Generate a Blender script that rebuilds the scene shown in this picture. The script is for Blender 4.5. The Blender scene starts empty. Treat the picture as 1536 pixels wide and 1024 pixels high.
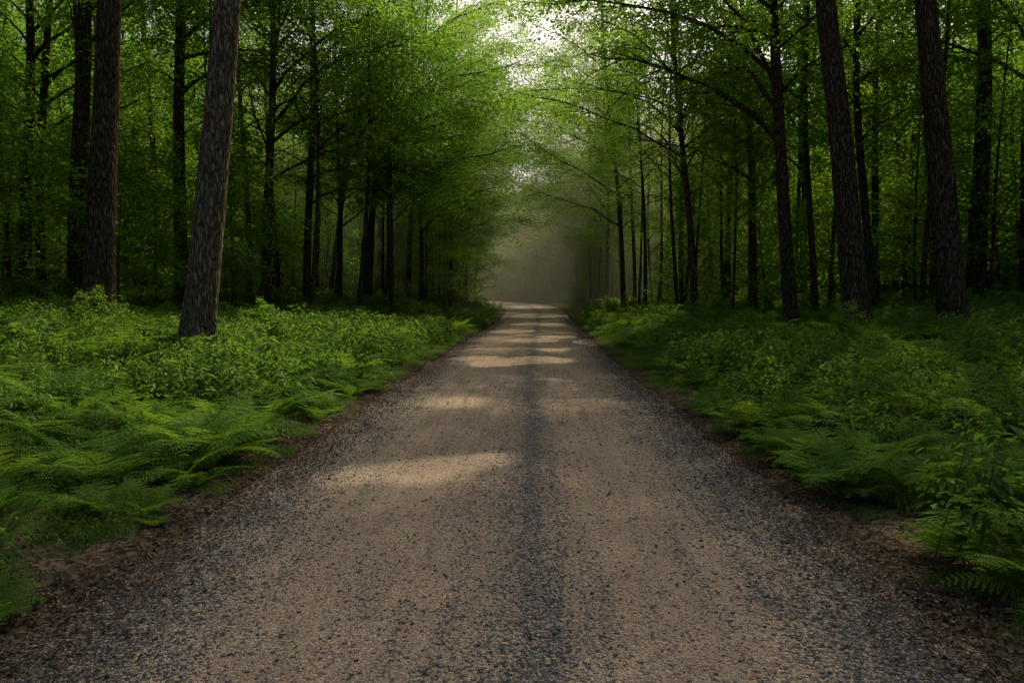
import bpy, math, random
import numpy as np
from mathutils import Vector, Euler
R = np.random.default_rng(7)
random.seed(7)
scene = bpy.context.scene
col = scene.collection
scene.view_settings.view_transform = 'Standard'
scene.view_settings.look = 'None'
scene.view_settings.exposure = 0

SUN_AZ, SUN_EL = math.radians(20), math.radians(50)
SUN = np.array([math.sin(SUN_AZ)*math.cos(SUN_EL), math.cos(SUN_AZ)*math.cos(SUN_EL), math.sin(SUN_EL)])

# ------------------------------------------------------------ terrain
_cy = np.array([-60, 3, 17.7, 32, 50, 60, 70, 80, 90, 100, 113, 138, 400.])
_cx = np.array([-0.3, -0.12, 0, .4, .85, .95, .45, -1.4, -4.7, -9.5, -17.5, -36.5, -250.])
_yy = np.arange(-60, 400, 0.5)
_xx = np.interp(_yy, _cy, _cx)
k = np.hanning(25); k /= k.sum()
_xx = np.convolve(np.pad(_xx, 12, mode='edge'), k, mode='valid')
_sl = np.gradient(_xx, _yy)
def xc(y): return np.interp(y, _yy, _xx)
def sdist(x, y):
    return (x - xc(y)) / np.sqrt(1 + np.interp(y, _yy, _sl)**2)
def sm(a, b, v):
    t = np.clip((v-a)/(b-a), 0, 1); return t*t*(3-2*t)
def wob(x, y):
    return (np.sin(x*1.3+y*.7+1)*np.sin(y*.9-x*.4) + .5*np.sin(x*3.1+y*2.3)*np.sin(y*2.9-x*1.7+2))
def rise(y): return .6*sm(38, 92, y)
def H(x, y):
    x = np.asarray(x, float); y = np.asarray(y, float)
    s = sdist(x, y); e = np.abs(s)-2.15
    ed = .02*np.sin(y*7+x*3)*np.sin(y*17-x*9)+.012*np.sin(y*31+x*23)
    far = sm(50, 65, y)*(1-sm(100,110,y))
    h = -.05 + (.06+ed)*sm(-.3, .25, e) + .30*sm(.3, 4.5, e)*(1-.55*far) - .12*sm(45,70,y)*sm(-.1,.2,-e)
    h = h + np.where(s < 0, .75, .45)*sm(4, 14, e) + .06*wob(x, y)*sm(.6, 3, e)*(1-.7*far)
    h = h + 16*sm(35, 110, np.abs(x)) + 8*sm(20, 70, e)*sm(120, 220, y) + rise(y)
    return h

# ------------------------------------------------------------ mesh helpers
class MB:
    def __init__(s): s.v=[]; s.f=[]; s.m=[]; s.r=[]; s.n=0
    def add(s, v, f, m, rnd=None):
        s.v.append(v); s.f.append(f+s.n); s.n += len(v)
        s.m.append(np.full(len(f), m, np.int32))
        s.r.append(np.zeros(len(f)) if rnd is None else rnd)
    def arrays(s):
        return np.concatenate(s.v), np.concatenate(s.f), np.concatenate(s.m), np.concatenate(s.r)
def make_mesh(name, v, f, m, r, mats, smooth_idx=(0,), uv=None):
    me = bpy.data.meshes.new(name)
    me.vertices.add(len(v)); me.vertices.foreach_set('co', v.astype(np.float32).ravel())
    me.loops.add(f.size); me.loops.foreach_set('vertex_index', f.astype(np.int32).ravel())
    me.polygons.add(len(f)); me.polygons.foreach_set('loop_start', np.arange(0, f.size, 4, dtype=np.int32))
    me.update(calc_edges=True)
    me.polygons.foreach_set('material_index', m.astype(np.int32))
    me.polygons.foreach_set('use_smooth', np.isin(m, smooth_idx))
    a = me.attributes.new('rnd', 'FLOAT', 'FACE'); a.data.foreach_set('value', r.astype(np.float32))
    if uv is not None:
        l = me.uv_layers.new(name='UVMap'); l.data.foreach_set('uv', uv[f.ravel()].astype(np.float32).ravel())
    for mt in mats: me.materials.append(mt)
    return me
def obj(name, me, loc=(0,0,0), rot=(0,0,0), sc=1, parent=None):
    o = bpy.data.objects.new(name, me); col.objects.link(o)
    o.location = loc; o.rotation_euler = rot
    o.scale = (sc, sc, sc) if np.isscalar(sc) else sc
    if parent: o.parent = parent
    return o
def nrm(a): return a/np.maximum(np.linalg.norm(a, axis=-1, keepdims=True), 1e-9)
def tube(P, rad, k, flare=0., ph=0.):
    P = np.asarray(P, float); n = len(P)
    T = nrm(np.gradient(P, axis=0))
    ref = np.array([1., 0, 0]) if abs(T[:,2].mean()) > .75 else np.array([0, 0, 1.])
    U = nrm(np.cross(T, ref)); V = np.cross(T, U)
    th = np.arange(k)*2*np.pi/k
    rr = np.asarray(rad)[:,None]*np.ones((1,k))
    if flare:
        z = P[:,2]-P[0,2]
        rr = rr*(1+flare*np.exp(-z/.45)[:,None]*(.6+.55*np.cos(5*th+ph)+.3*np.cos(3*th+2*ph))[None,:])
        rr = rr*(1+.035*np.sin(3*th[None,:]+z[:,None]*.8+ph)+.02*np.sin(7*th[None,:]-z[:,None]*1.7))
    v = P[:,None,:] + rr[:,:,None]*(np.cos(th)[None,:,None]*U[:,None,:]+np.sin(th)[None,:,None]*V[:,None,:])
    i = np.arange(n-1)[:,None]*k; j = np.arange(k)[None,:]; j2 = (j+1)%k
    f = np.stack([i+j, i+j2, i+k+j2, i+k+j], -1).reshape(-1,4)
    return v.reshape(-1,3), f
def leaves(C, N, D, L, W, fold=.15):
    N = nrm(N); D = nrm(D - (D*N).sum(-1, keepdims=True)*N); S = np.cross(N, D)
    L = L[:,None]; W = W[:,None]
    b = C-D*L*.5; t = C+D*L*.5-N*L*.12
    r = C+S*W*.5-D*L*.06+N*W*fold; l = C-S*W*.5-D*L*.06+N*W*fold
    v = np.stack([b, r, t, l], 1).reshape(-1,3)
    f = np.arange(len(C)*4).reshape(-1,4)
    return v, f

# ------------------------------------------------------------ materials
def newmat(name):
    m = bpy.data.materials.new(name); m.use_nodes = True
    nt = m.node_tree; nt.nodes.clear()
    return m, nt, nt.nodes, nt.links
def node(N, t, **kw):
    n = N.new(t)
    for a, b in kw.items(): setattr(n, a, b)
    return n
def ramp(N, pts):
    r = N.new('ShaderNodeValToRGB'); e = r.color_ramp.elements
    while len(e) > 1: e.remove(e[-1])
    e[0].position = pts[0][0]; e[0].color = (*pts[0][1], 1)
    for p, c in pts[1:]:
        x = e.new(p); x.color = (*c, 1)
    return r
def leafmat(name, c1, c2, t1, t2, tfac=.45, gloss=.0):
    m, nt, N, L = newmat(name)
    a = node(N, 'ShaderNodeAttribute', attribute_name='rnd')
    oi = N.new('ShaderNodeObjectInfo')
    ad = node(N, 'ShaderNodeMath', operation='MULTIPLY_ADD'); L.new(oi.outputs['Random'], ad.inputs[0]); ad.inputs[1].default_value=.5
    mu = node(N, 'ShaderNodeMath', operation='MULTIPLY'); L.new(a.outputs['Fac'], mu.inputs[0]); mu.inputs[1].default_value=.5
    L.new(mu.outputs[0], ad.inputs[2])
    r1 = ramp(N, [(0, c1), (1, c2)]); r2 = ramp(N, [(0, t1), (1, t2)])
    L.new(ad.outputs[0], r1.inputs[0]); L.new(ad.outputs[0], r2.inputs[0])
    d = N.new('ShaderNodeBsdfDiffuse'); t = N.new('ShaderNodeBsdfTranslucent')
    L.new(r1.outputs[0], d.inputs[0]); L.new(r2.outputs[0], t.inputs[0])
    mx = N.new('ShaderNodeMixShader'); mx.inputs[0].default_value = tfac
    L.new(d.outputs[0], mx.inputs[1]); L.new(t.outputs[0], mx.inputs[2])
    out = mx
    if gloss:
        g = N.new('ShaderNodeBsdfGlossy'); g.inputs['Roughness'].default_value = .5; g.inputs['Color'].default_value = (.5,.75,.3,1)
        m2 = N.new('ShaderNodeMixShader'); m2.inputs[0].default_value = gloss
        L.new(mx.outputs[0], m2.inputs[1]); L.new(g.outputs[0], m2.inputs[2]); out = m2
    o = N.new('ShaderNodeOutputMaterial'); L.new(out.outputs[0], o.inputs[0])
    return m
M_leaf = leafmat('beech_leaf', (.050,.130,.015), (.105,.18,.02), (.16,.40,.04), (.38,.57,.06), .5)
M_fern = leafmat('fern_leaf', (.017,.056,.011), (.095,.175,.02), (.06,.20,.02), (.30,.48,.03), .38, .02)
M_herb = leafmat('herb_leaf', (.017,.052,.012), (.078,.135,.02), (.06,.18,.02), (.25,.40,.03), .38, .025)
M_litter = leafmat('dead_leaf', (.06,.044,.03), (.24,.175,.115), (.06,.03,.01), (.12,.06,.02), .1)

def barkmat(name, dark, light, moss=.3):
    m, nt, N, L = newmat(name)
    tc = N.new('ShaderNodeTexCoord')
    mp = N.new('ShaderNodeMapping'); mp.inputs['Scale'].default_value = (19, 19, 3.0); L.new(tc.outputs['Object'], mp.inputs[0])
    ns = N.new('ShaderNodeTexNoise'); ns.inputs['Scale'].default_value=3; ns.inputs['Detail'].default_value=3; L.new(tc.outputs['Object'], ns.inputs['Vector'])
    mx = node(N,'ShaderNodeVectorMath', operation='MULTIPLY_ADD'); L.new(ns.outputs['Color'], mx.inputs[0]); mx.inputs[1].default_value=(3,3,1.2); L.new(mp.outputs[0], mx.inputs[2])
    vo = node(N,'ShaderNodeTexVoronoi', feature='DISTANCE_TO_EDGE'); vo.inputs['Scale'].default_value=1.; L.new(mx.outputs[0], vo.inputs['Vector'])
    n2 = N.new('ShaderNodeTexNoise'); n2.inputs['Scale'].default_value=2.; n2.inputs['Detail'].default_value=6; L.new(mp.outputs[0], n2.inputs['Vector'])
    r = ramp(N, [(0, tuple(c*.3 for c in dark)), (.12, dark), (.4, light)]); L.new(vo.outputs['Distance'], r.inputs[0])
    r2 = ramp(N, [(.3, (.5,.5,.5)), (.7, (1.35,1.3,1.25))]); L.new(n2.outputs['Fac'], r2.inputs[0])
    mm = node(N,'ShaderNodeMixRGB', blend_type='MULTIPLY'); mm.inputs[0].default_value=1
    L.new(r.outputs[0], mm.inputs[1]); L.new(r2.outputs[0], mm.inputs[2])
    sp = N.new('ShaderNodeSeparateXYZ'); L.new(tc.outputs['Object'], sp.inputs[0])
    mr = N.new('ShaderNodeMapRange'); L.new(sp.outputs['Z'], mr.inputs[0]); mr.inputs[1].default_value=.1; mr.inputs[2].default_value=2.6; mr.inputs[3].default_value=1; mr.inputs[4].default_value=.12
    n3 = N.new('ShaderNodeTexNoise'); n3.inputs['Scale'].default_value=4; L.new(tc.outputs['Object'], n3.inputs['Vector'])
    mu = node(N,'ShaderNodeMath', operation='MULTIPLY'); L.new(mr.outputs[0], mu.inputs[0]); L.new(n3.outputs['Fac'], mu.inputs[1])
    mk = node(N,'ShaderNodeMath', operation='MULTIPLY'); L.new(mu.outputs[0], mk.inputs[0]); mk.inputs[1].default_value=moss*2
    mz = N.new('ShaderNodeMixRGB'); L.new(mk.outputs[0], mz.inputs[0]); L.new(mm.outputs[0], mz.inputs[1]); mz.inputs[2].default_value=(.04,.06,.015,1)
    bp = N.new('ShaderNodeBump'); bp.inputs['Strength'].default_value=.9; bp.inputs['Distance'].default_value=.04
    ad = node(N,'ShaderNodeMath', operation='MULTIPLY_ADD'); L.new(n2.outputs['Fac'], ad.inputs[0]); ad.inputs[1].default_value=.4
    mn = node(N,'ShaderNodeMath', operation='MINIMUM'); L.new(vo.outputs['Distance'], mn.inputs[0]); mn.inputs[1].default_value=.35; L.new(mn.outputs[0], ad.inputs[2])
    L.new(ad.outputs[0], bp.inputs['Height'])
    b = N.new('ShaderNodeBsdfDiffuse'); L.new(mz.outputs[0], b.inputs[0]); L.new(bp.outputs[0], b.inputs['Normal'])
    o = N.new('ShaderNodeOutputMaterial'); L.new(b.outputs[0], o.inputs[0])
    return m
M_bark = barkmat('bark', (.054,.041,.03), (.155,.12,.088))
M_barkg = barkmat('grey_bark', (.11,.09,.066), (.27,.23,.175), .3)

def groundmat():
    m, nt, N, L = newmat('forest_floor')
    tc = N.new('ShaderNodeTexCoord')
    vo = N.new('ShaderNodeTexVoronoi'); vo.inputs['Scale'].default_value=28; L.new(tc.outputs['Object'], vo.inputs['Vector'])
    n = N.new('ShaderNodeTexNoise'); n.inputs['Scale'].default_value=1.5; n.inputs['Detail'].default_value=8; L.new(tc.outputs['Object'], n.inputs['Vector'])
    sp = N.new('ShaderNodeSeparateColor'); L.new(vo.outputs['Color'], sp.inputs[0])
    r = ramp(N, [(0,(.022,.017,.012)), (.5,(.06,.048,.034)), (1,(.13,.10,.07))]); L.new(sp.outputs[0], r.inputs[0])
    r2 = ramp(N, [(.3,(.5,.5,.5)),(.7,(1.1,1.1,1.1))]); L.new(n.outputs['Fac'], r2.inputs[0])
    mm = node(N,'ShaderNodeMixRGB', blend_type='MULTIPLY'); mm.inputs[0].default_value=1; L.new(r.outputs[0], mm.inputs[1]); L.new(r2.outputs[0], mm.inputs[2])
    bp = N.new('ShaderNodeBump'); bp.inputs['Strength'].default_value=.8; bp.inputs['Distance'].default_value=.02; L.new(vo.outputs['Distance'], bp.inputs['Height'])
    b = N.new('ShaderNodeBsdfDiffuse'); L.new(mm.outputs[0], b.inputs[0]); L.new(bp.outputs[0], b.inputs['Normal'])
    o = N.new('ShaderNodeOutputMaterial'); L.new(b.outputs[0], o.inputs[0]); return m
M_ground = groundmat()

def roadmat():
    m, nt, N, L = newmat('gravel_surface')
    uv = N.new('ShaderNodeUVMap'); uv.uv_map='UVMap'
    nw = N.new('ShaderNodeTexNoise'); nw.inputs['Scale'].default_value=.5; nw.inputs['Detail'].default_value=4; L.new(uv.outputs[0], nw.inputs['Vector'])
    sp = N.new('ShaderNodeSeparateXYZ'); L.new(uv.outputs[0], sp.inputs[0])
    wa = node(N,'ShaderNodeMath', operation='MULTIPLY_ADD'); L.new(nw.outputs['Fac'], wa.inputs[0]); wa.inputs[1].default_value=.35; L.new(sp.outputs['X'], wa.inputs[2])
    mr = N.new('ShaderNodeMapRange'); L.new(wa.outputs[0], mr.inputs[0]); mr.inputs[1].default_value=-2.15+.175; mr.inputs[2].default_value=2.15+.175
    g = lambda v: (v, v, v)
    tr = ramp(N, [(0,g(.4)),(.08,g(.28)),(.17,g(.78)),(.27,g(1.0)),(.38,g(.96)),(.45,g(.8)),(.50,g(.66)),(.528,g(.36)),(.552,g(.36)),(.585,g(.75)),(.65,g(1)),(.76,g(.96)),(.85,g(.58)),(.94,g(.26)),(1,g(.4))])
    L.new(mr.outputs[0], tr.inputs[0])
    mp = N.new('ShaderNodeMapping'); mp.inputs['Scale'].default_value=(6,.35,1); L.new(uv.outputs[0], mp.inputs[0])
    ns = N.new('ShaderNodeTexNoise'); ns.inputs['Scale'].default_value=1.6; ns.inputs['Detail'].default_value=5; L.new(mp.outputs[0], ns.inputs['Vector'])
    r1 = ramp(N, [(.3,g(.58)),(.62,g(1))]); L.new(ns.outputs['Fac'], r1.inputs[0])
    m1 = node(N,'ShaderNodeMath', operation='MULTIPLY'); L.new(tr.outputs[0], m1.inputs[0]); L.new(r1.outputs[0], m1.inputs[1])
    vo = N.new('ShaderNodeTexVoronoi'); vo.inputs['Scale'].default_value=70; L.new(uv.outputs[0], vo.inputs['Vector'])
    vb = N.new('ShaderNodeTexVoronoi'); vb.inputs['Scale'].default_value=150; L.new(uv.outputs[0], vb.inputs['Vector'])
    sc = N.new('ShaderNodeSeparateColor'); L.new(vo.outputs['Color'], sc.inputs[0])
    sb = N.new('ShaderNodeSeparateColor'); L.new(vb.outputs['Color'], sb.inputs[0])
    stone = ramp(N, [(0,(.075,.075,.077)),(.55,(.165,.165,.168)),(.85,(.235,.23,.228)),(1,(.36,.34,.31))]); L.new(sc.outputs[0], stone.inputs[0])
    gap = ramp(N, [(.25,(1,1,1)),(.65,(.28,.28,.28))]); L.new(vo.outputs['Distance'], gap.inputs[0])
    st = node(N,'ShaderNodeMixRGB', blend_type='MULTIPLY'); st.inputs[0].default_value=1; L.new(stone.outputs[0], st.inputs[1]); L.new(gap.outputs[0], st.inputs[2])
    sand = ramp(N, [(0,(.20,.142,.092)),(.6,(.395,.293,.193)),(1,(.56,.44,.305))]); L.new(sb.outputs[0], sand.inputs[0])
    th = node(N,'ShaderNodeMath', operation='MULTIPLY_ADD'); L.new(sc.outputs[1], th.inputs[0]); th.inputs[1].default_value=-.90
    L.new(m1.outputs[0], th.inputs[2])
    nf = N.new('ShaderNodeTexNoise'); nf.inputs['Scale'].default_value=45; nf.inputs['Detail'].default_value=4; L.new(uv.outputs[0], nf.inputs['Vector'])
    t2 = node(N,'ShaderNodeMath', operation='MULTIPLY_ADD'); L.new(nf.outputs['Fac'], t2.inputs[0]); t2.inputs[1].default_value=.9; L.new(th.outputs[0], t2.inputs[2])
    rr = ramp(N, [(.3,g(.0)),(.7,g(.9))]); L.new(t2.outputs[0], rr.inputs[0])
    mx = N.new('ShaderNodeMixRGB'); L.new(rr.outputs[0], mx.inputs[0]); L.new(st.outputs[0], mx.inputs[1]); L.new(sand.outputs[0], mx.inputs[2])
    hh = node(N,'ShaderNodeMath', operation='MULTIPLY'); L.new(vo.outputs['Distance'], hh.inputs[0])
    iv = N.new('ShaderNodeMapRange'); L.new(rr.outputs[0], iv.inputs[0]); iv.inputs[3].default_value=-1; iv.inputs[4].default_value=-.8
    L.new(iv.outputs[0], hh.inputs[1])
    h2 = node(N,'ShaderNodeMath', operation='MULTIPLY_ADD'); L.new(vb.outputs['Distance'], h2.inputs[0]); h2.inputs[1].default_value=-.35; L.new(hh.outputs[0], h2.inputs[2])
    bp = N.new('ShaderNodeBump'); bp.inputs['Strength'].default_value=1; bp.inputs['Distance'].default_value=.02; L.new(h2.outputs[0], bp.inputs['Height'])
    b = N.new('ShaderNodeBsdfPrincipled'); b.inputs['Roughness'].default_value=.9; b.inputs['Specular IOR Level'].default_value=.15
    L.new(mx.outputs[0], b.inputs['Base Color']); L.new(bp.outputs[0], b.inputs['Normal'])
    o = N.new('ShaderNodeOutputMaterial'); L.new(b.outputs[0], o.inputs[0]); return m
M_road = roadmat()
def stonemat():
    m, nt, N, L = newmat('loose_stone')
    a = node(N,'ShaderNodeAttribute', attribute_name='rnd')
    r = ramp(N, [(0,(.06,.063,.066)),(.6,(.14,.142,.146)),(.9,(.22,.2,.17)),(1,(.31,.28,.23))]); L.new(a.outputs['Fac'], r.inputs[0])
    b = N.new('ShaderNodeBsdfDiffuse'); L.new(r.outputs[0], b.inputs[0])
    o = N.new('ShaderNodeOutputMaterial'); L.new(b.outputs[0], o.inputs[0]); return m
M_stone = stonemat()

# ------------------------------------------------------------ ground + road
def grow(a, b, step, far, g=1.25):
    c = list(np.arange(a, b+1e-6, step)); s = step; x = b
    while x < far: s *= g; x += s; c.append(x)
    return c
xp = grow(0, 9, .15, 500, 1.12); xs = np.array([-x for x in xp[:0:-1]] + xp)
yp = grow(0, 40, .25, 700, 1.04); yn = grow(0, 4, .5, 150, 1.3)
ys = np.array([-y for y in yn[:0:-1]] + yp)
X, Y = np.meshgrid(xs, ys)
Z = H(X, Y)
nx, ny = len(xs), len(ys)
v = np.stack([X, Y, Z], -1).reshape(-1,3)
i = (np.arange(ny-1)[:,None]*nx+np.arange(nx-1)[None,:]).ravel()
f = np.stack([i, i+1, i+nx+1, i+nx], -1)
obj('ground', make_mesh('ground', v, f, np.zeros(len(f),int), np.zeros(len(f)), [M_ground]))

ry = np.concatenate([np.arange(-20, 40, .25), np.arange(40, 150, 1.)])
rs = np.linspace(-2.45, 2.45, 41)
cx = xc(ry); sl = np.interp(ry, _yy, _sl); nn = np.stack([1/np.sqrt(1+sl**2), -sl/np.sqrt(1+sl**2)], -1)
arc = np.concatenate([[0], np.cumsum(np.hypot(np.diff(cx), np.diff(ry)))])
RX = cx[:,None]+rs[None,:]*nn[:,:1]; RY = ry[:,None]+rs[None,:]*nn[:,1:]
def roadz(s, y):
    return .045*(1-(np.abs(s)/2.3)**2) -.014*np.exp(-((s+.95)/.35)**2)-.014*np.exp(-((s-.85)/.35)**2) + .003*np.sin(y*1.1+s*2)*np.sin(y*.37)-.02+.03*sm(50,80,y)+rise(y)
RZ = roadz(rs[None,:]*np.ones_like(RX), RY)
v = np.stack([RX, RY, RZ], -1).reshape(-1,3); nx=len(rs); ny=len(ry)
i = (np.arange(ny-1)[:,None]*nx+np.arange(nx-1)[None,:]).ravel()
f = np.stack([i, i+1, i+nx+1, i+nx], -1)
uv = np.stack([np.broadcast_to(rs, RX.shape), np.broadcast_to(arc[:,None], RX.shape)], -1).reshape(-1,2)
obj('gravel_road', make_mesh('gravel_road', v, f, np.zeros(len(f),int), np.zeros(len(f)), [M_road], uv=uv))

# loose stones
n = 22000
yy = 2.2 + 11*R.random(n)**1.6
u = R.random(n)
ss = np.where(u < .10, .17+R.normal(0,.16,n), np.where(u < .65, np.sign(R.random(n)-.5)*(1.35+R.random(n)*.9), R.uniform(-2.2,2.2,n)))
px = xc(yy)+ss
pz = np.maximum(roadz(ss, yy), H(px, yy))
sz = .003+.006*R.random(n)**2.5
cube = np.array([[-1,-1,-1],[1,-1,-1],[1,1,-1],[-1,1,-1],[-1,-1,1],[1,-1,1],[1,1,1],[-1,1,1]],float)*[1,1,.6]
cv = cube[None]*(1+R.uniform(-.45,.25,(n,8,3)))
th = R.uniform(0,6.28,n); c, s_ = np.cos(th)[:,None], np.sin(th)[:,None]
cv = np.stack([cv[...,0]*c-cv[...,1]*s_, cv[...,0]*s_+cv[...,1]*c, cv[...,2]], -1)
cv = cv*sz[:,None,None]+np.stack([px,yy,pz+sz*.25],-1)[:,None]
cf = np.array([[0,3,2,1],[4,5,6,7],[0,1,5,4],[1,2,6,5],[2,3,7,6],[3,0,4,7]])
f = (cf[None]+(np.arange(n)*8)[:,None,None]).reshape(-1,4)
obj('gravel', make_mesh('gravel', cv.reshape(-1,3), f, np.zeros(len(f),int), np.repeat(R.random(n),6), [M_stone], ()))

# leaf litter
n = 50000
yy = 2+43*R.random(n)**1.9
sd = np.sign(R.random(n)-.5)
e = R.normal(-.02, .24, n); fl = R.random(n) < .03; e[fl] = R.uniform(-2.1, 0, fl.sum())
ss = sd*(2.15+e); px = xc(yy)+ss
pz = np.maximum(roadz(ss, yy), H(px, yy))+.004+.02*R.random(n)*(~fl)
Nn = np.stack([R.normal(0,.4,n), R.normal(0,.4,n), np.ones(n)], -1)
D = np.stack([R.normal(0,1,n), R.normal(0,1,n), np.zeros(n)], -1)
sz = R.uniform(.013,.04,n)
v, f = leaves(np.stack([px,yy,pz],-1), Nn, D, sz, sz*R.uniform(.45,.8,n), .3)
obj('leaf_litter', make_mesh('leaf_litter', v, f, np.zeros(len(f),int), R.random(len(f)), [M_litter], ()))

# ------------------------------------------------------------ trees
def gen_tree(seed, height, r0, crown_base, spread, nl, dens=60, lean=(0,0), bias=0., bias_az=0., leaf=.1, sides=16, flare=.55, custom=(), wig=.12, thick=.16):
    r = np.random.default_rng(seed)
    wood = MB(); LC=[]; LN=[]; LD=[]
    nz = max(12, int(height/.6)); 
    z = np.concatenate([[0,.12,.28,.5], np.linspace(.8, height, nz)])
    a1,a2,p1,p2 = r.uniform(-1,1,4)
    wx = wig*(np.sin(z*.35+p1*3)-np.sin(p1*3))+lean[0]*z; wy = wig*(np.sin(z*.31+p2*3)-np.sin(p2*3))+lean[1]*z
    P = np.stack([wx, wy, z-.15], -1)
    rad = r0*(1-.80*(z/height)**.9)
    wood.add(*tube(P, rad, sides, flare, r.uniform(0,6)), 0)
    def at(zz): return np.array([np.interp(zz, z, wx), np.interp(zz, z, wy), zz-.15]), np.interp(zz, z, rad)
    specs = []
    for i in range(nl):
        t = (i+r.random())/nl
        zz = crown_base + t*(height-crown_base)*.97
        prof = (.55+.45*math.sin(math.pi*min(1,t*1.15+.12))) * (1-.55*t**2)
        az = i*2.4+r.uniform(-.5,.5)
        Lm = spread*prof*r.uniform(.65,1.25)*(1+bias*math.cos(az-bias_az))
        e0 = math.radians(r.uniform(30,60)+22*t); e1 = math.radians(r.uniform(-15,22)+30*t*t)
        specs.append((zz, az, Lm, e0, e1, None))
    for cst in custom: specs.append(cst)
    for (zz, az, Lm, e0, e1, rr) in specs:
        p, rt = at(zz); npt = 7
        rb = rr if rr else min(rt*.5, .012+Lm*.012)
        pts=[p]; a=az
        azs=[az]
        for q in range(npt-1):
            t=(q+.5)/(npt-1); el = e0+(e1-e0)*t**.8+r.normal(0,.09); a += r.normal(0,.17)
            pts.append(pts[-1]+Lm/(npt-1)*np.array([math.cos(a)*math.cos(el), math.sin(a)*math.cos(el), math.sin(el)])); azs.append(a)
        pts=np.array(pts)
        wood.add(*tube(pts, rb*np.linspace(1,.22,npt), 6), 0)
        ns = max(4, int(Lm*2.3))
        for j in range(ns):
            t = .22+.78*(j+r.random()*.6)/ns
            q = t*(npt-1); iq=min(int(q), npt-2); b = pts[iq]+(pts[iq+1]-pts[iq])*(q-iq)
            sd = 1 if j%2 else -1
            sa = azs[iq]+sd*r.uniform(.5,1.05)*(1-.4*t)
            sl_ = Lm*(.46-.24*t)*r.uniform(.7,1.3)+.3
            se = r.uniform(-.35,.4)
            d0 = np.array([math.cos(sa)*math.cos(se), math.sin(sa)*math.cos(se), math.sin(se)])
            e = b+d0*sl_ + np.array([0,0,-.14*sl_])
            mid = b+d0*sl_*.5+np.array([0,0,.05*sl_])
            wood.add(*tube([b,mid,e], [rb*.3,rb*.18,.004], 3), 0)
            k_ = int(sl_*dens*r.uniform(.5,1.3))+3
            tt = r.random(k_)**.75; lat = r.normal(0,1,k_)*(.10+.18*sl_*(1-tt*.6))
            side = np.array([-math.sin(sa), math.cos(sa), 0])
            C = b + (e-b)*tt[:,None]*1.06 + side*lat[:,None] + np.array([0,0,1])*(r.normal(-.02,thick,k_)-.18*np.abs(lat))[:,None]
            tilt = r.normal(0,.25,2)
            LC.append(C); LN.append(np.stack([r.normal(tilt[0],.55,k_), r.normal(tilt[1],.55,k_), np.ones(k_)],-1))
            LD.append(d0[None]*.9+side*(np.sign(lat)*.8)[:,None]+r.normal(0,.35,(k_,3))-np.array([0,0,.3]))
    C=np.concatenate(LC); Nn=np.concatenate(LN); D=np.concatenate(LD); n=len(C)
    sz = leaf*r.uniform(.65,1.25,n)
    lv, lf = leaves(C, Nn, D, sz, sz*.62)
    wv, wf, wm, wr = wood.arrays()
    return dict(wv=wv, wf=wf, lv=lv, C=C, rnd=r.random(n), h=height)
def tree_mesh(name, T, bark, mask=None):
    lv = T['lv']; rn = T['rnd']
    if mask is not None:
        lv = lv.reshape(-1,4,3)[mask].reshape(-1,3); rn = rn[mask]
    v = np.concatenate([T['wv'], lv]); nf=len(lv)//4
    f = np.concatenate([T['wf'], np.arange(nf*4).reshape(-1,4)+len(T['wv'])])
    m = np.concatenate([np.zeros(len(T['wf']),int), np.ones(nf,int)])
    return make_mesh(name, v, f, m, np.concatenate([np.zeros(len(T['wf'])), rn]), [bark, M_leaf])

# places where direct sun reaches the ground through canopy gaps: (x, y, radius)
HOLES = [(-.85,6.6,.42),(-1.5,6.4,.3),(-.35,6.9,.3),(-1.0,10.8,.42),(-.5,17,.8),(.4,17.6,.8),(-1.2,18.3,.6),(.9,21,.5),(.3,25,.9),(1.2,27,.8),(-.5,31,1),(.8,38,1.4),
         (-3.0,7.4,.55),(-3.6,8.2,.75),(-4.4,8.9,.5),(-3.4,9.6,.8),(-4.4,11.4,.9),(-5.6,10.6,.5),(-3.2,12.5,.7),(3.6,25,1.8),(4.4,29,1.8),(3.3,9.2,.5),(4.0,10.2,.6),(5.2,9.6,.4),(4.6,35,1.8),(.6,50,2.5),(-2.5,55,2),(1,68,3.5),(-1,85,7),
         (-6,22,.6),(-5,98,8),(6,48,2),(-3.2,30,1.4),(3,78,4),(-3.4,19,.9)]
HP = np.array([[h[0],h[1],.5 if abs(h[0])>2.5 else .02] for h in HOLES]); HR=np.array([h[2] for h in HOLES])
def hole_mask(W):
    keep = np.ones(len(W), bool)
    for p, r in zip(HP, HR):
        d = W-p; t = d@SUN; q = np.linalg.norm(d-t[:,None]*SUN, axis=1)
        keep &= ~(q < r)
    return keep
def place(name, T, me, bark, x, y, rotz, sc, tilt, parent=None):
    z = float(H(x,y))
    ctr = np.array([x,y,z+T['h']*.6*sc]); rad=T['h']*.5*sc+1.5
    d = HP-ctr; t=-(d@SUN); q=np.linalg.norm(d+t[:,None]*SUN, axis=1)
    o = obj(name, me, (x,y,z), (tilt[0],tilt[1],rotz), sc, parent) if me else None
    if (q < rad+HR).any() or me is None:
        M = np.array(Euler((tilt[0],tilt[1],rotz)).to_matrix())
        W = (T['C']*sc)@M.T+np.array([x,y,z])
        k_ = hole_mask(W)
        if me is None or (~k_).sum() > (15 if y<40 else 90):
            me2 = tree_mesh(name, T, bark, k_)
            if o: o.data = me2
            else: o = obj(name, me2, (x,y,z), (tilt[0],tilt[1],rotz), sc, parent)
    return o

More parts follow.
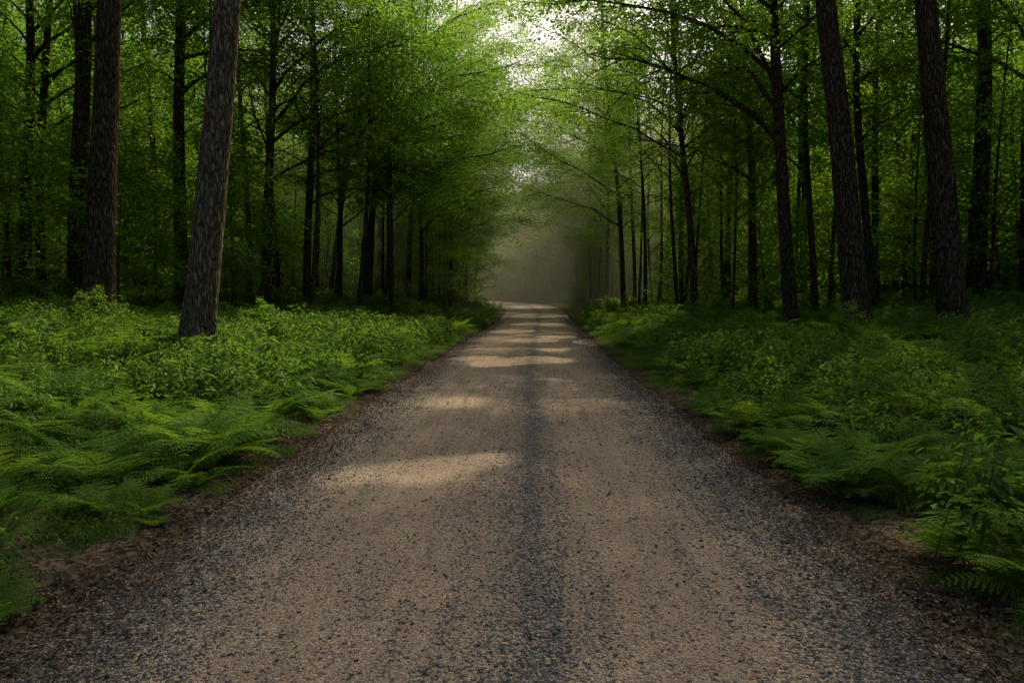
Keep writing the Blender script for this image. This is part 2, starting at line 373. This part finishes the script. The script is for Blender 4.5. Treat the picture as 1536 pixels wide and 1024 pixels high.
rd = math.radians
HERO = [ # x, y, radius, lean_x, height, crown_base, spread, bark
 (-10.75,18.5,.38,.06,24,10.5,5,0), (-5.95,13.2,.30,.13,23,11.5,4.6,1), (-13,28,.28,.03,23,8,4.8,0), (-15.8,26,.34,.05,24,9,5,0),
 (-19,28,.24,.02,22,7,5,0), (-10.5,30,.22,.03,22,5.5,5.3,0), (-9.7,33,.2,.02,21,5,5.3,0), (-9.3,37,.13,.02,18,4.5,4,0),
 (-7.7,36,.2,.06,22,5.5,5.6,0), (-5.9,33,.10,.03,15,4.5,4,0), (-5.7,41,.14,.03,19,4.5,5.2,0), (-5.1,50,.17,.03,24,5,5.7,0), (-4.9,63,.18,.03,24,4.5,5.4,0),(-7,45,.18,.02,24,5,6.2,0),
 (8.6,19,.34,-.135,24,11,5,0), (10.7,18.5,.34,-.125,24,11,5,0), (8.5,23.5,.23,-.08,21,6.5,5.5,0), (6.5,28,.15,-.07,18,5,5,0),
 (9.6,31,.2,-.06,21,5.5,5.3,0), (13.2,34,.2,-.04,22,6,5,0), (16.4,27,.34,-.05,24,8.5,5,0), (17.6,26,.22,-.02,22,7.5,5,0),
 (6.1,45,.17,-.08,23,5,5.6,0), (5.9,52,.16,-.03,24,5,5.8,0), (5.8,62,.17,-.03,24,4.5,5.6,0), (8,28.5,.06,-.02,11,4,3,0), (8.6,40,.14,-.04,20,5,5.3,0), (12.3,30,.10,-.02,16,6,3.5,0),
 (-8.4,29,.10,.03,15,6.5,2.8,0),(-6.7,37.5,.10,.02,16,6.5,2.8,0),(-8.8,42,.16,.01,19,6.5,3.6,0),(-6.2,47,.09,-.01,15,6,2.8,0),(-5.8,56,.13,.02,18,5.5,3.6,0),(-7.2,32,.12,.05,17,6.5,3,0),(-12.3,33,.15,.0,20,7.5,3.6,0),(-15.6,34,.17,.02,20,7.5,3.6,0),(-14.6,24.5,.11,-.01,17,8,3,0),(-18,36,.2,.0,21,8,3.6,0),
 (-6.5,34.5,.07,.04,13,6,2.4,0),(-7.4,39.5,.08,-.02,15,6.5,2.6,0),(-11.4,27,.09,.03,16,7.5,2.6,0),(-9.9,40,.12,.03,18,7,3,0),(-12.6,38,.14,-.02,19,7,3.2,0),(-6.0,52,.1,.0,16,6,3,0),(-17,30,.13,.02,18,8,3,0),
 (7.3,35,.10,-.03,15,6.5,2.8,0),(6.5,39.5,.11,-.05,16,6,2.8,0),(7.2,48,.14,-.02,19,6,3.6,0),(10.2,37,.11,.01,17,6.5,3,0),(5.8,57,.11,-.02,17,6,3,0),(11.2,28.5,.14,-.03,19,7.5,3.4,0),(14.6,31,.17,-.01,20,8,3.6,0),(17.5,34,.2,0,21,8,3.6,0),(13.6,25.5,.10,.02,16,8,2.8,0),(7.2,31.5,.07,.02,13,6,2.4,0),
 (6.7,43,.08,-.02,15,6.5,2.6,0),(9.2,34,.08,-.05,15,7,2.6,0),(11.8,33,.10,.02,17,7,2.8,0),(8.2,45,.11,.02,18,7,3,0),(15.4,36,.14,-.03,19,7,3.2,0)]
for hi, (x,y,r0,ln,h,cb,sp,bk) in enumerate(HERO):
    cust=[]
    baz = 0 if x<0 else math.pi
    if abs(x-8.5)<.01: cust=[(6.0, math.pi-.1, 6.4, rd(55), rd(2), .11), (7.6, math.pi+.5, 5, rd(60), rd(25), .08)]
    if abs(x+7.7)<.01: cust=[(6.2, .15, 5.5, rd(55), rd(5), .08)]
    T = gen_tree(100+hi, h, r0, cb, sp, int(30+(24-cb)*.4) if hi<28 else 18, dens=54, lean=(ln, 0), bias=.42, bias_az=baz, sides=22 if y<25 else 12, custom=cust, leaf=.13, wig=.04 if y<25 else .13, flare=.7 if y<25 else .5)
    place('beech_tree', T, None, M_barkg if bk else M_bark, x, y, 0, 1, (0,0))

forest = bpy.data.objects.new('forest_trees', None); col.objects.link(forest)
under = bpy.data.objects.new('understory_saplings', None); col.objects.link(under)
TALL = [gen_tree(300+i, 18+i*1.0, .12+.02*i, 4.2+.7*(i%4), 4.8+.15*i, 34, dens=52, bias=.42, sides=9, leaf=.155, wig=.22) for i in range(7)]
TALLM = [tree_mesh('beech_tree_var', T, M_bark) for T in TALL]
POLE = [gen_tree(350+i, 17+i*1.2, .09+.024*i, 5.5+1.4*(i%4), 2.9+.1*i, 22, dens=46, bias=.1, sides=8, leaf=.165, wig=.2) for i in range(6)]
POLEM = [tree_mesh('slender_tree_var', T, M_bark) for T in POLE]
SAP = [gen_tree(400+i, 5.0+i*1.1, .03+.007*i, .9+.15*i, 2.2+.18*i, 22, dens=56, bias=.3, sides=6, leaf=.13, flare=.2, wig=.2) for i in range(6)]
SAPM = [tree_mesh('sapling_var', T, M_bark) for T in SAP]
heropos = np.array([(h[0],h[1]) for h in HERO])
roadpts = np.stack([_xx,_yy],-1)[::4]
def rdist(x,y): return np.hypot(roadpts[:,0]-x, roadpts[:,1]-y).min()
def scatter(cell, x0, x1, y0, y1):
    out=[]
    for a in np.arange(x0,x1,cell):
        for b in np.arange(y0,y1,cell):
            out.append((a+R.uniform(-.3,1.3)*cell, b+R.uniform(-.3,1.3)*cell))
    return out
nt_=0
for (x,y) in scatter(3.9,-66,66,-12,145):
    d = rdist(x,y)
    if d < 5.3: continue
    if abs(x) > .85*max(y,0)+16: continue
    if d > 30 and R.random() > .7: continue
    if y < 21 and (abs(x) < .80*max(y,0)+2.5 or abs(x) < 11): continue
    if y < 2 and R.random()<.6: continue
    if y < 27 and y>0 and d < 14: continue
    if y < 34 and y>0 and d < 9: continue
    if 42<y<70 and d<6.3: continue
    if 74<y<105 and d<7.5 and x<xc(y)+3: continue
    if np.hypot(heropos[:,0]-x, heropos[:,1]-y).min() < 1.7: continue
    s = R.uniform(.8,1.2)
    rz = (0 if x < xc(y) else math.pi)+R.normal(0,.6); tl=(R.normal(0,.04),R.normal(0,.04))
    if d < 9.5 or (d>28 and R.random()<.6):
        i = R.integers(7); place('tree', TALL[i], TALLM[i], M_bark, x, y, rz, s, tl, forest)
    else:
        i = R.integers(6); place('tree', POLE[i], POLEM[i], M_bark, x, y, rz, s, tl, forest)
    nt_+=1
for (x,y) in scatter(3.1,-62,62,16,130):
    d = rdist(x,y)
    if d < 4.9: continue
    if abs(x) > .8*y+10: continue
    if y < 24 and d < 14: continue
    if y < 36 and d < 8: continue
    if R.random() < (.55 if (y<55 and d<16) else .22): continue
    i = R.integers(6); s = R.uniform(.7,1.3)
    if d<6: s*=.8
    rz = (0 if x < xc(y) else math.pi)+R.normal(0,.7)
    place('sapling', SAP[i], SAPM[i], M_bark, x, y, rz, s, (R.normal(0,.07),R.normal(0,.07)), under); nt_+=1
# leafy thicket on the outside of the bend
for (x,y) in scatter(2.0,-7,13,86,110):
    d = rdist(x,y)
    if d<4.2 or x < xc(y): continue
    i = R.integers(6); s = R.uniform(1.5,2.3) if d>8 else R.uniform(.9,1.5) if d>5.8 else R.uniform(.4,.7)
    obj('sapling', SAPM[i], (x,y,float(H(x,y))-.3*s), (R.normal(0,.05),R.normal(0,.05),R.uniform(0,6.28)), (s,s,s*R.uniform(.7,.9)), under)

# ------------------------------------------------------------ ferns and undergrowth
def gen_fern(seed, big=1.):
    r=np.random.default_rng(seed); B=MB(); C=[];Nn=[];D=[];Ls=[]
    nf=r.integers(8,12)
    for i in range(nf):
        az=i*6.283/nf+r.uniform(-.3,.3); L=big*r.uniform(.55,.95); e0=r.uniform(.95,1.4); e1=r.uniform(-.7,.0)
        n=17; pts=[np.zeros(3)]; dirs=[]
        for q in range(n):
            el=e0+(e1-e0)*(q/n)**.9; dd=np.array([math.cos(az)*math.cos(el),math.sin(az)*math.cos(el),math.sin(el)]); dirs.append(dd); pts.append(pts[-1]+dd*L/n)
        pts=np.array(pts); B.add(*tube(pts[::2], np.linspace(.005,.0015,len(pts[::2])), 3), 0)
        S=np.array([-math.sin(az),math.cos(az),0])
        rf=r.uniform(.15,.85)
        for q in range(3,n):
            t=(q-3)/(n-3); pl=L*.28*(math.sin(math.pi*(t*.75+.25))**.8)*(1-t*.6)+.008
            up=np.cross(dirs[q],S); up=up if up[2]>0 else -up
            for sg in (-1,1):
                pd=nrm(S*sg+dirs[q]*.4-up*r.uniform(.0,.3)); m=max(3,int(pl/.018))
                tt=(np.arange(m)+.5)/m; w=pl*.13*(1-tt*.85)+.005
                base=pts[q]+pd*(tt*pl)[:,None]
                sd=nrm(np.cross(up,pd))
                for sg2 in (-1,1):
                    C.append(base+sd*sg2*(w*.45)[:,None]); D.append(np.tile(sd*sg2+pd*.6,(m,1))); Nn.append(up+r.normal(0,.1,(m,3))); Ls.append(np.stack([w*1.15,np.full(m,rf)],-1))
    C=np.concatenate(C);D=np.concatenate(D);Nn=np.concatenate(Nn);Ls=np.concatenate(Ls)
    B.add(*leaves(C,Nn,D,Ls[:,0],np.full(len(Ls),.019)*big,.1),1,np.clip(Ls[:,1]+r.normal(0,.1,len(C)),0,1))
    v,f,m,rn=B.arrays(); return make_mesh('fern',v,f,m,rn,[M_fern,M_fern],())
FERN=[gen_fern(500+i,.75+.09*i) for i in range(6)]
def gen_herbs(seed, size, nplant, hmin, hmax, lf, grass=0):
    r=np.random.default_rng(seed); B=MB(); C=[];Nn=[];D=[];Ls=[];Ws=[]
    for i in range(nplant):
        p=np.array([r.uniform(-.5,.5)*size,r.uniform(-.5,.5)*size,0]); h=r.uniform(hmin,hmax); ln=r.normal(0,.25,2)
        top=p+np.array([ln[0]*h,ln[1]*h,h]); B.add(*tube([p,(p+top)/2+r.normal(0,.01,3),top],[.003,.0025,.001],3),0)
        lfi=lf*r.uniform(.6,1.5)
        for w in range(max(3,int(h/.06))):
            t=.25+.75*(w+r.random())/max(3,int(h/.06)); k_=3+r.integers(3); az=r.uniform(0,6.28)+np.arange(k_)*6.28/k_+r.normal(0,.2,k_)
            rad=(.035+.07*(1-abs(t-.6)))*r.uniform(.7,1.5)
            dd=np.stack([np.cos(az),np.sin(az),r.normal(.05,.2,k_)],-1)
            C.append(p+(top-p)*t+dd*rad); D.append(dd-np.array([0,0,.25])); Nn.append(np.array([0,0,1.])+dd*.35+r.normal(0,.3,(k_,3)))
            Ls.append(lfi*r.uniform(.7,1.3,k_)); Ws.append(Ls[-1]*r.uniform(.42,.62))
    C=np.concatenate(C);D=np.concatenate(D);Nn=np.concatenate(Nn);Ls=np.concatenate(Ls);Ws=np.concatenate(Ws)
    rn=np.clip(r.normal(.5,.25,len(C)),0,1)
    B.add(*leaves(C,Nn,D,Ls,Ws),1,rn)
    if grass:
        n=grass; p=np.stack([r.uniform(-.5,.5,n)*size,r.uniform(-.5,.5,n)*size,np.zeros(n)],-1)
        h=r.uniform(.12,.34,n); az=r.uniform(0,6.28,n); out=np.stack([np.cos(az),np.sin(az),np.zeros(n)],-1); sd=np.stack([-np.sin(az),np.cos(az),np.zeros(n)],-1)*.0035
        mid=p+out*(h*.18)[:,None]+np.array([0,0,1])*(h*.6)[:,None]; tip=p+out*(h*.6)[:,None]+np.array([0,0,1])*(h*.92)[:,None]
        vv=np.stack([p-sd,p+sd,mid+sd,mid-sd, tip-sd*.2,tip+sd*.2],1).reshape(-1,3)
        i=np.arange(n)[:,None]*6; ff=np.concatenate([i+np.array([[0,1,2,3]]),i+np.array([[3,2,5,4]])])
        B.add(vv,ff,1,np.tile(r.random(n),2))
    v,f,m,rr_=B.arrays(); return make_mesh('undergrowth_patch',v,f,m,rr_,[M_herb,M_herb],())
HERB=[gen_herbs(600+i,1.3,24,.15,.7,.075) for i in range(6)]
HERBG=[gen_herbs(620+i,1.1,14,.08,.28,.05,420) for i in range(4)]
HERBF=[gen_herbs(640+i,2.4,55,.2,.85,.12) for i in range(4)]
fern_e=bpy.data.objects.new('fern_undergrowth',None); col.objects.link(fern_e)
herb_e=bpy.data.objects.new('leafy_undergrowth',None); col.objects.link(herb_e)
grass_e=bpy.data.objects.new('verge_grass',None); col.objects.link(grass_e)
def clump(x,y): return .5+.5*math.sin(x*.9+1.3*math.sin(y*.55))*math.sin(y*.75+1.1*math.sin(x*.6)+.8)
def fern(x,y,s): obj('fern',FERN[R.integers(6)],(x,y,float(H(x,y))-.02),(R.normal(0,.14),R.normal(0,.14),R.uniform(0,6.28)),s,fern_e)
for (x,y) in scatter(.40,-11,11,1.6,14):
    e=abs(float(sdist(x,y)))-2.15
    if e<.24 or abs(x)>.8*y+2: continue
    c_=clump(x*1.5,y*1.5)
    if R.random()<(.68+.2*c_ if y<9 else .3+.5*c_): fern(x,y,R.uniform(.55,1.1)*(.75+.5*c_)*(.5 if e<.4 else .75 if e<.65 else 1))
for (x,y) in scatter(.75,-16,16,14,34):
    e=abs(float(sdist(x,y)))-2.15
    if e<.8: continue
    if R.random()<.55: fern(x,y,R.uniform(.8,1.5))
for (x,y) in scatter(.72,-16,16,1.5,30):
    e=abs(float(sdist(x,y)))-2.15
    if e<.6 or abs(x)>.8*y+2: continue
    if y<9 and R.random()<.75: continue
    c_=clump(x,y)
    s=R.uniform(.5,1.1)*(.65+.75*c_)*(.55 if e<1.1 else 1)
    obj('herbs',HERB[R.integers(6)],(x,y,float(H(x,y))-.02),(R.normal(0,.08),R.normal(0,.08),R.uniform(0,6.28)),s,herb_e)
for (x,y) in scatter(1.6,-50,50,14,125):
    d=rdist(x,y)
    if (y<30 and abs(x)<16) or d<(4.0 if y>55 else 3.2) or d>45 or abs(x)>.8*y+4: continue
    if d>20 and R.random()<.5: continue
    obj('herbs',HERBF[R.integers(4)],(x,y,float(H(x,y))-.03),(0,0,R.uniform(0,6.28)),R.uniform(.6,1.4)*((.35 if y>55 else .7) if d<5.5 else 1),herb_e)
for (x,y) in scatter(2.3,-22,22,11,45):
    d=rdist(x,y)
    if d<5 or abs(x)>.8*y+3 or R.random()<.6: continue
    i=R.integers(4); obj('shrub',SAPM[i],(x,y,float(H(x,y))-.25),(R.normal(0,.15),R.normal(0,.15),R.uniform(0,6.28)),(.30,.30,R.uniform(.12,.2)),herb_e)
for y in np.concatenate([np.arange(2,30,.4),np.arange(30,115,.9)]):
    for sd in (-1,1):
        for e in (.36,.85,1.5):
            if R.random()<(.35 if e<.9 else .55 if y<9 else .2): continue
            if y>55 and e<.5: continue
            s=sd*(2.15+e+R.uniform(-.15,.2)); yy_=y+R.uniform(-.3,.3); x=float(xc(yy_))+s
            sg=R.uniform(.6,.9)*(.5 if e<.5 else .8 if e<.9 else 1)*(.75 if y<9 else 1)
            obj('grass',HERBG[R.integers(4)],(x,yy_,float(H(x,yy_))-.01),(0,0,R.uniform(0,6.28)),(sg,sg,sg*(.4 if y>55 else 1)),grass_e)

# ------------------------------------------------------------ mist hanging in the road corridor
x0,x1,y0,y1,z0,z1=-18,13,42,125,-1,27
v=np.array([[x0,y0,z0],[x1,y0,z0],[x1,y1,z0],[x0,y1,z0],[x0,y0,z1],[x1,y0,z1],[x1,y1,z1],[x0,y1,z1]],float)
mm,nt,N,L=newmat('mist')
vs=N.new('ShaderNodeVolumeScatter'); vs.inputs['Density'].default_value=.009; vs.inputs['Anisotropy'].default_value=.6; vs.inputs['Color'].default_value=(.97,1,.58,1)
o=N.new('ShaderNodeOutputMaterial'); L.new(vs.outputs[0],o.inputs['Volume'])
obj('morning_mist',make_mesh('morning_mist',v,cf,np.zeros(6,int),np.zeros(6),[mm],()))

# ------------------------------------------------------------ world, sun, camera
w=bpy.data.worlds.new('World'); scene.world=w; w.use_nodes=True
nt=w.node_tree; bg=nt.nodes['Background']
sk=nt.nodes.new('ShaderNodeTexSky'); sk.sky_type='NISHITA'; sk.sun_disc=False; sk.sun_elevation=SUN_EL; sk.sun_rotation=SUN_AZ
sk.dust_density=8; nt.links.new(sk.outputs[0],bg.inputs[0]); bg.inputs[1].default_value=.15
sl_=bpy.data.lights.new('sun','SUN'); sl_.energy=5; sl_.angle=math.radians(.7); sl_.color=(1,.86,.63)
so=bpy.data.objects.new('sun',sl_); col.objects.link(so); so.rotation_euler=Vector(SUN).to_track_quat('Z','Y').to_euler(); so.location=(20,40,60)
cam=bpy.data.cameras.new('camera'); cam.lens=26; cam.sensor_width=36; cam.clip_end=2000; cam.clip_start=.05
co=bpy.data.objects.new('camera',cam); col.objects.link(co); co.location=(0,0,1.6)
co.rotation_euler=(math.radians(90-3.71),0,math.radians(.88)); scene.camera=co
print('trees',nt_,'objects',len(bpy.data.objects))
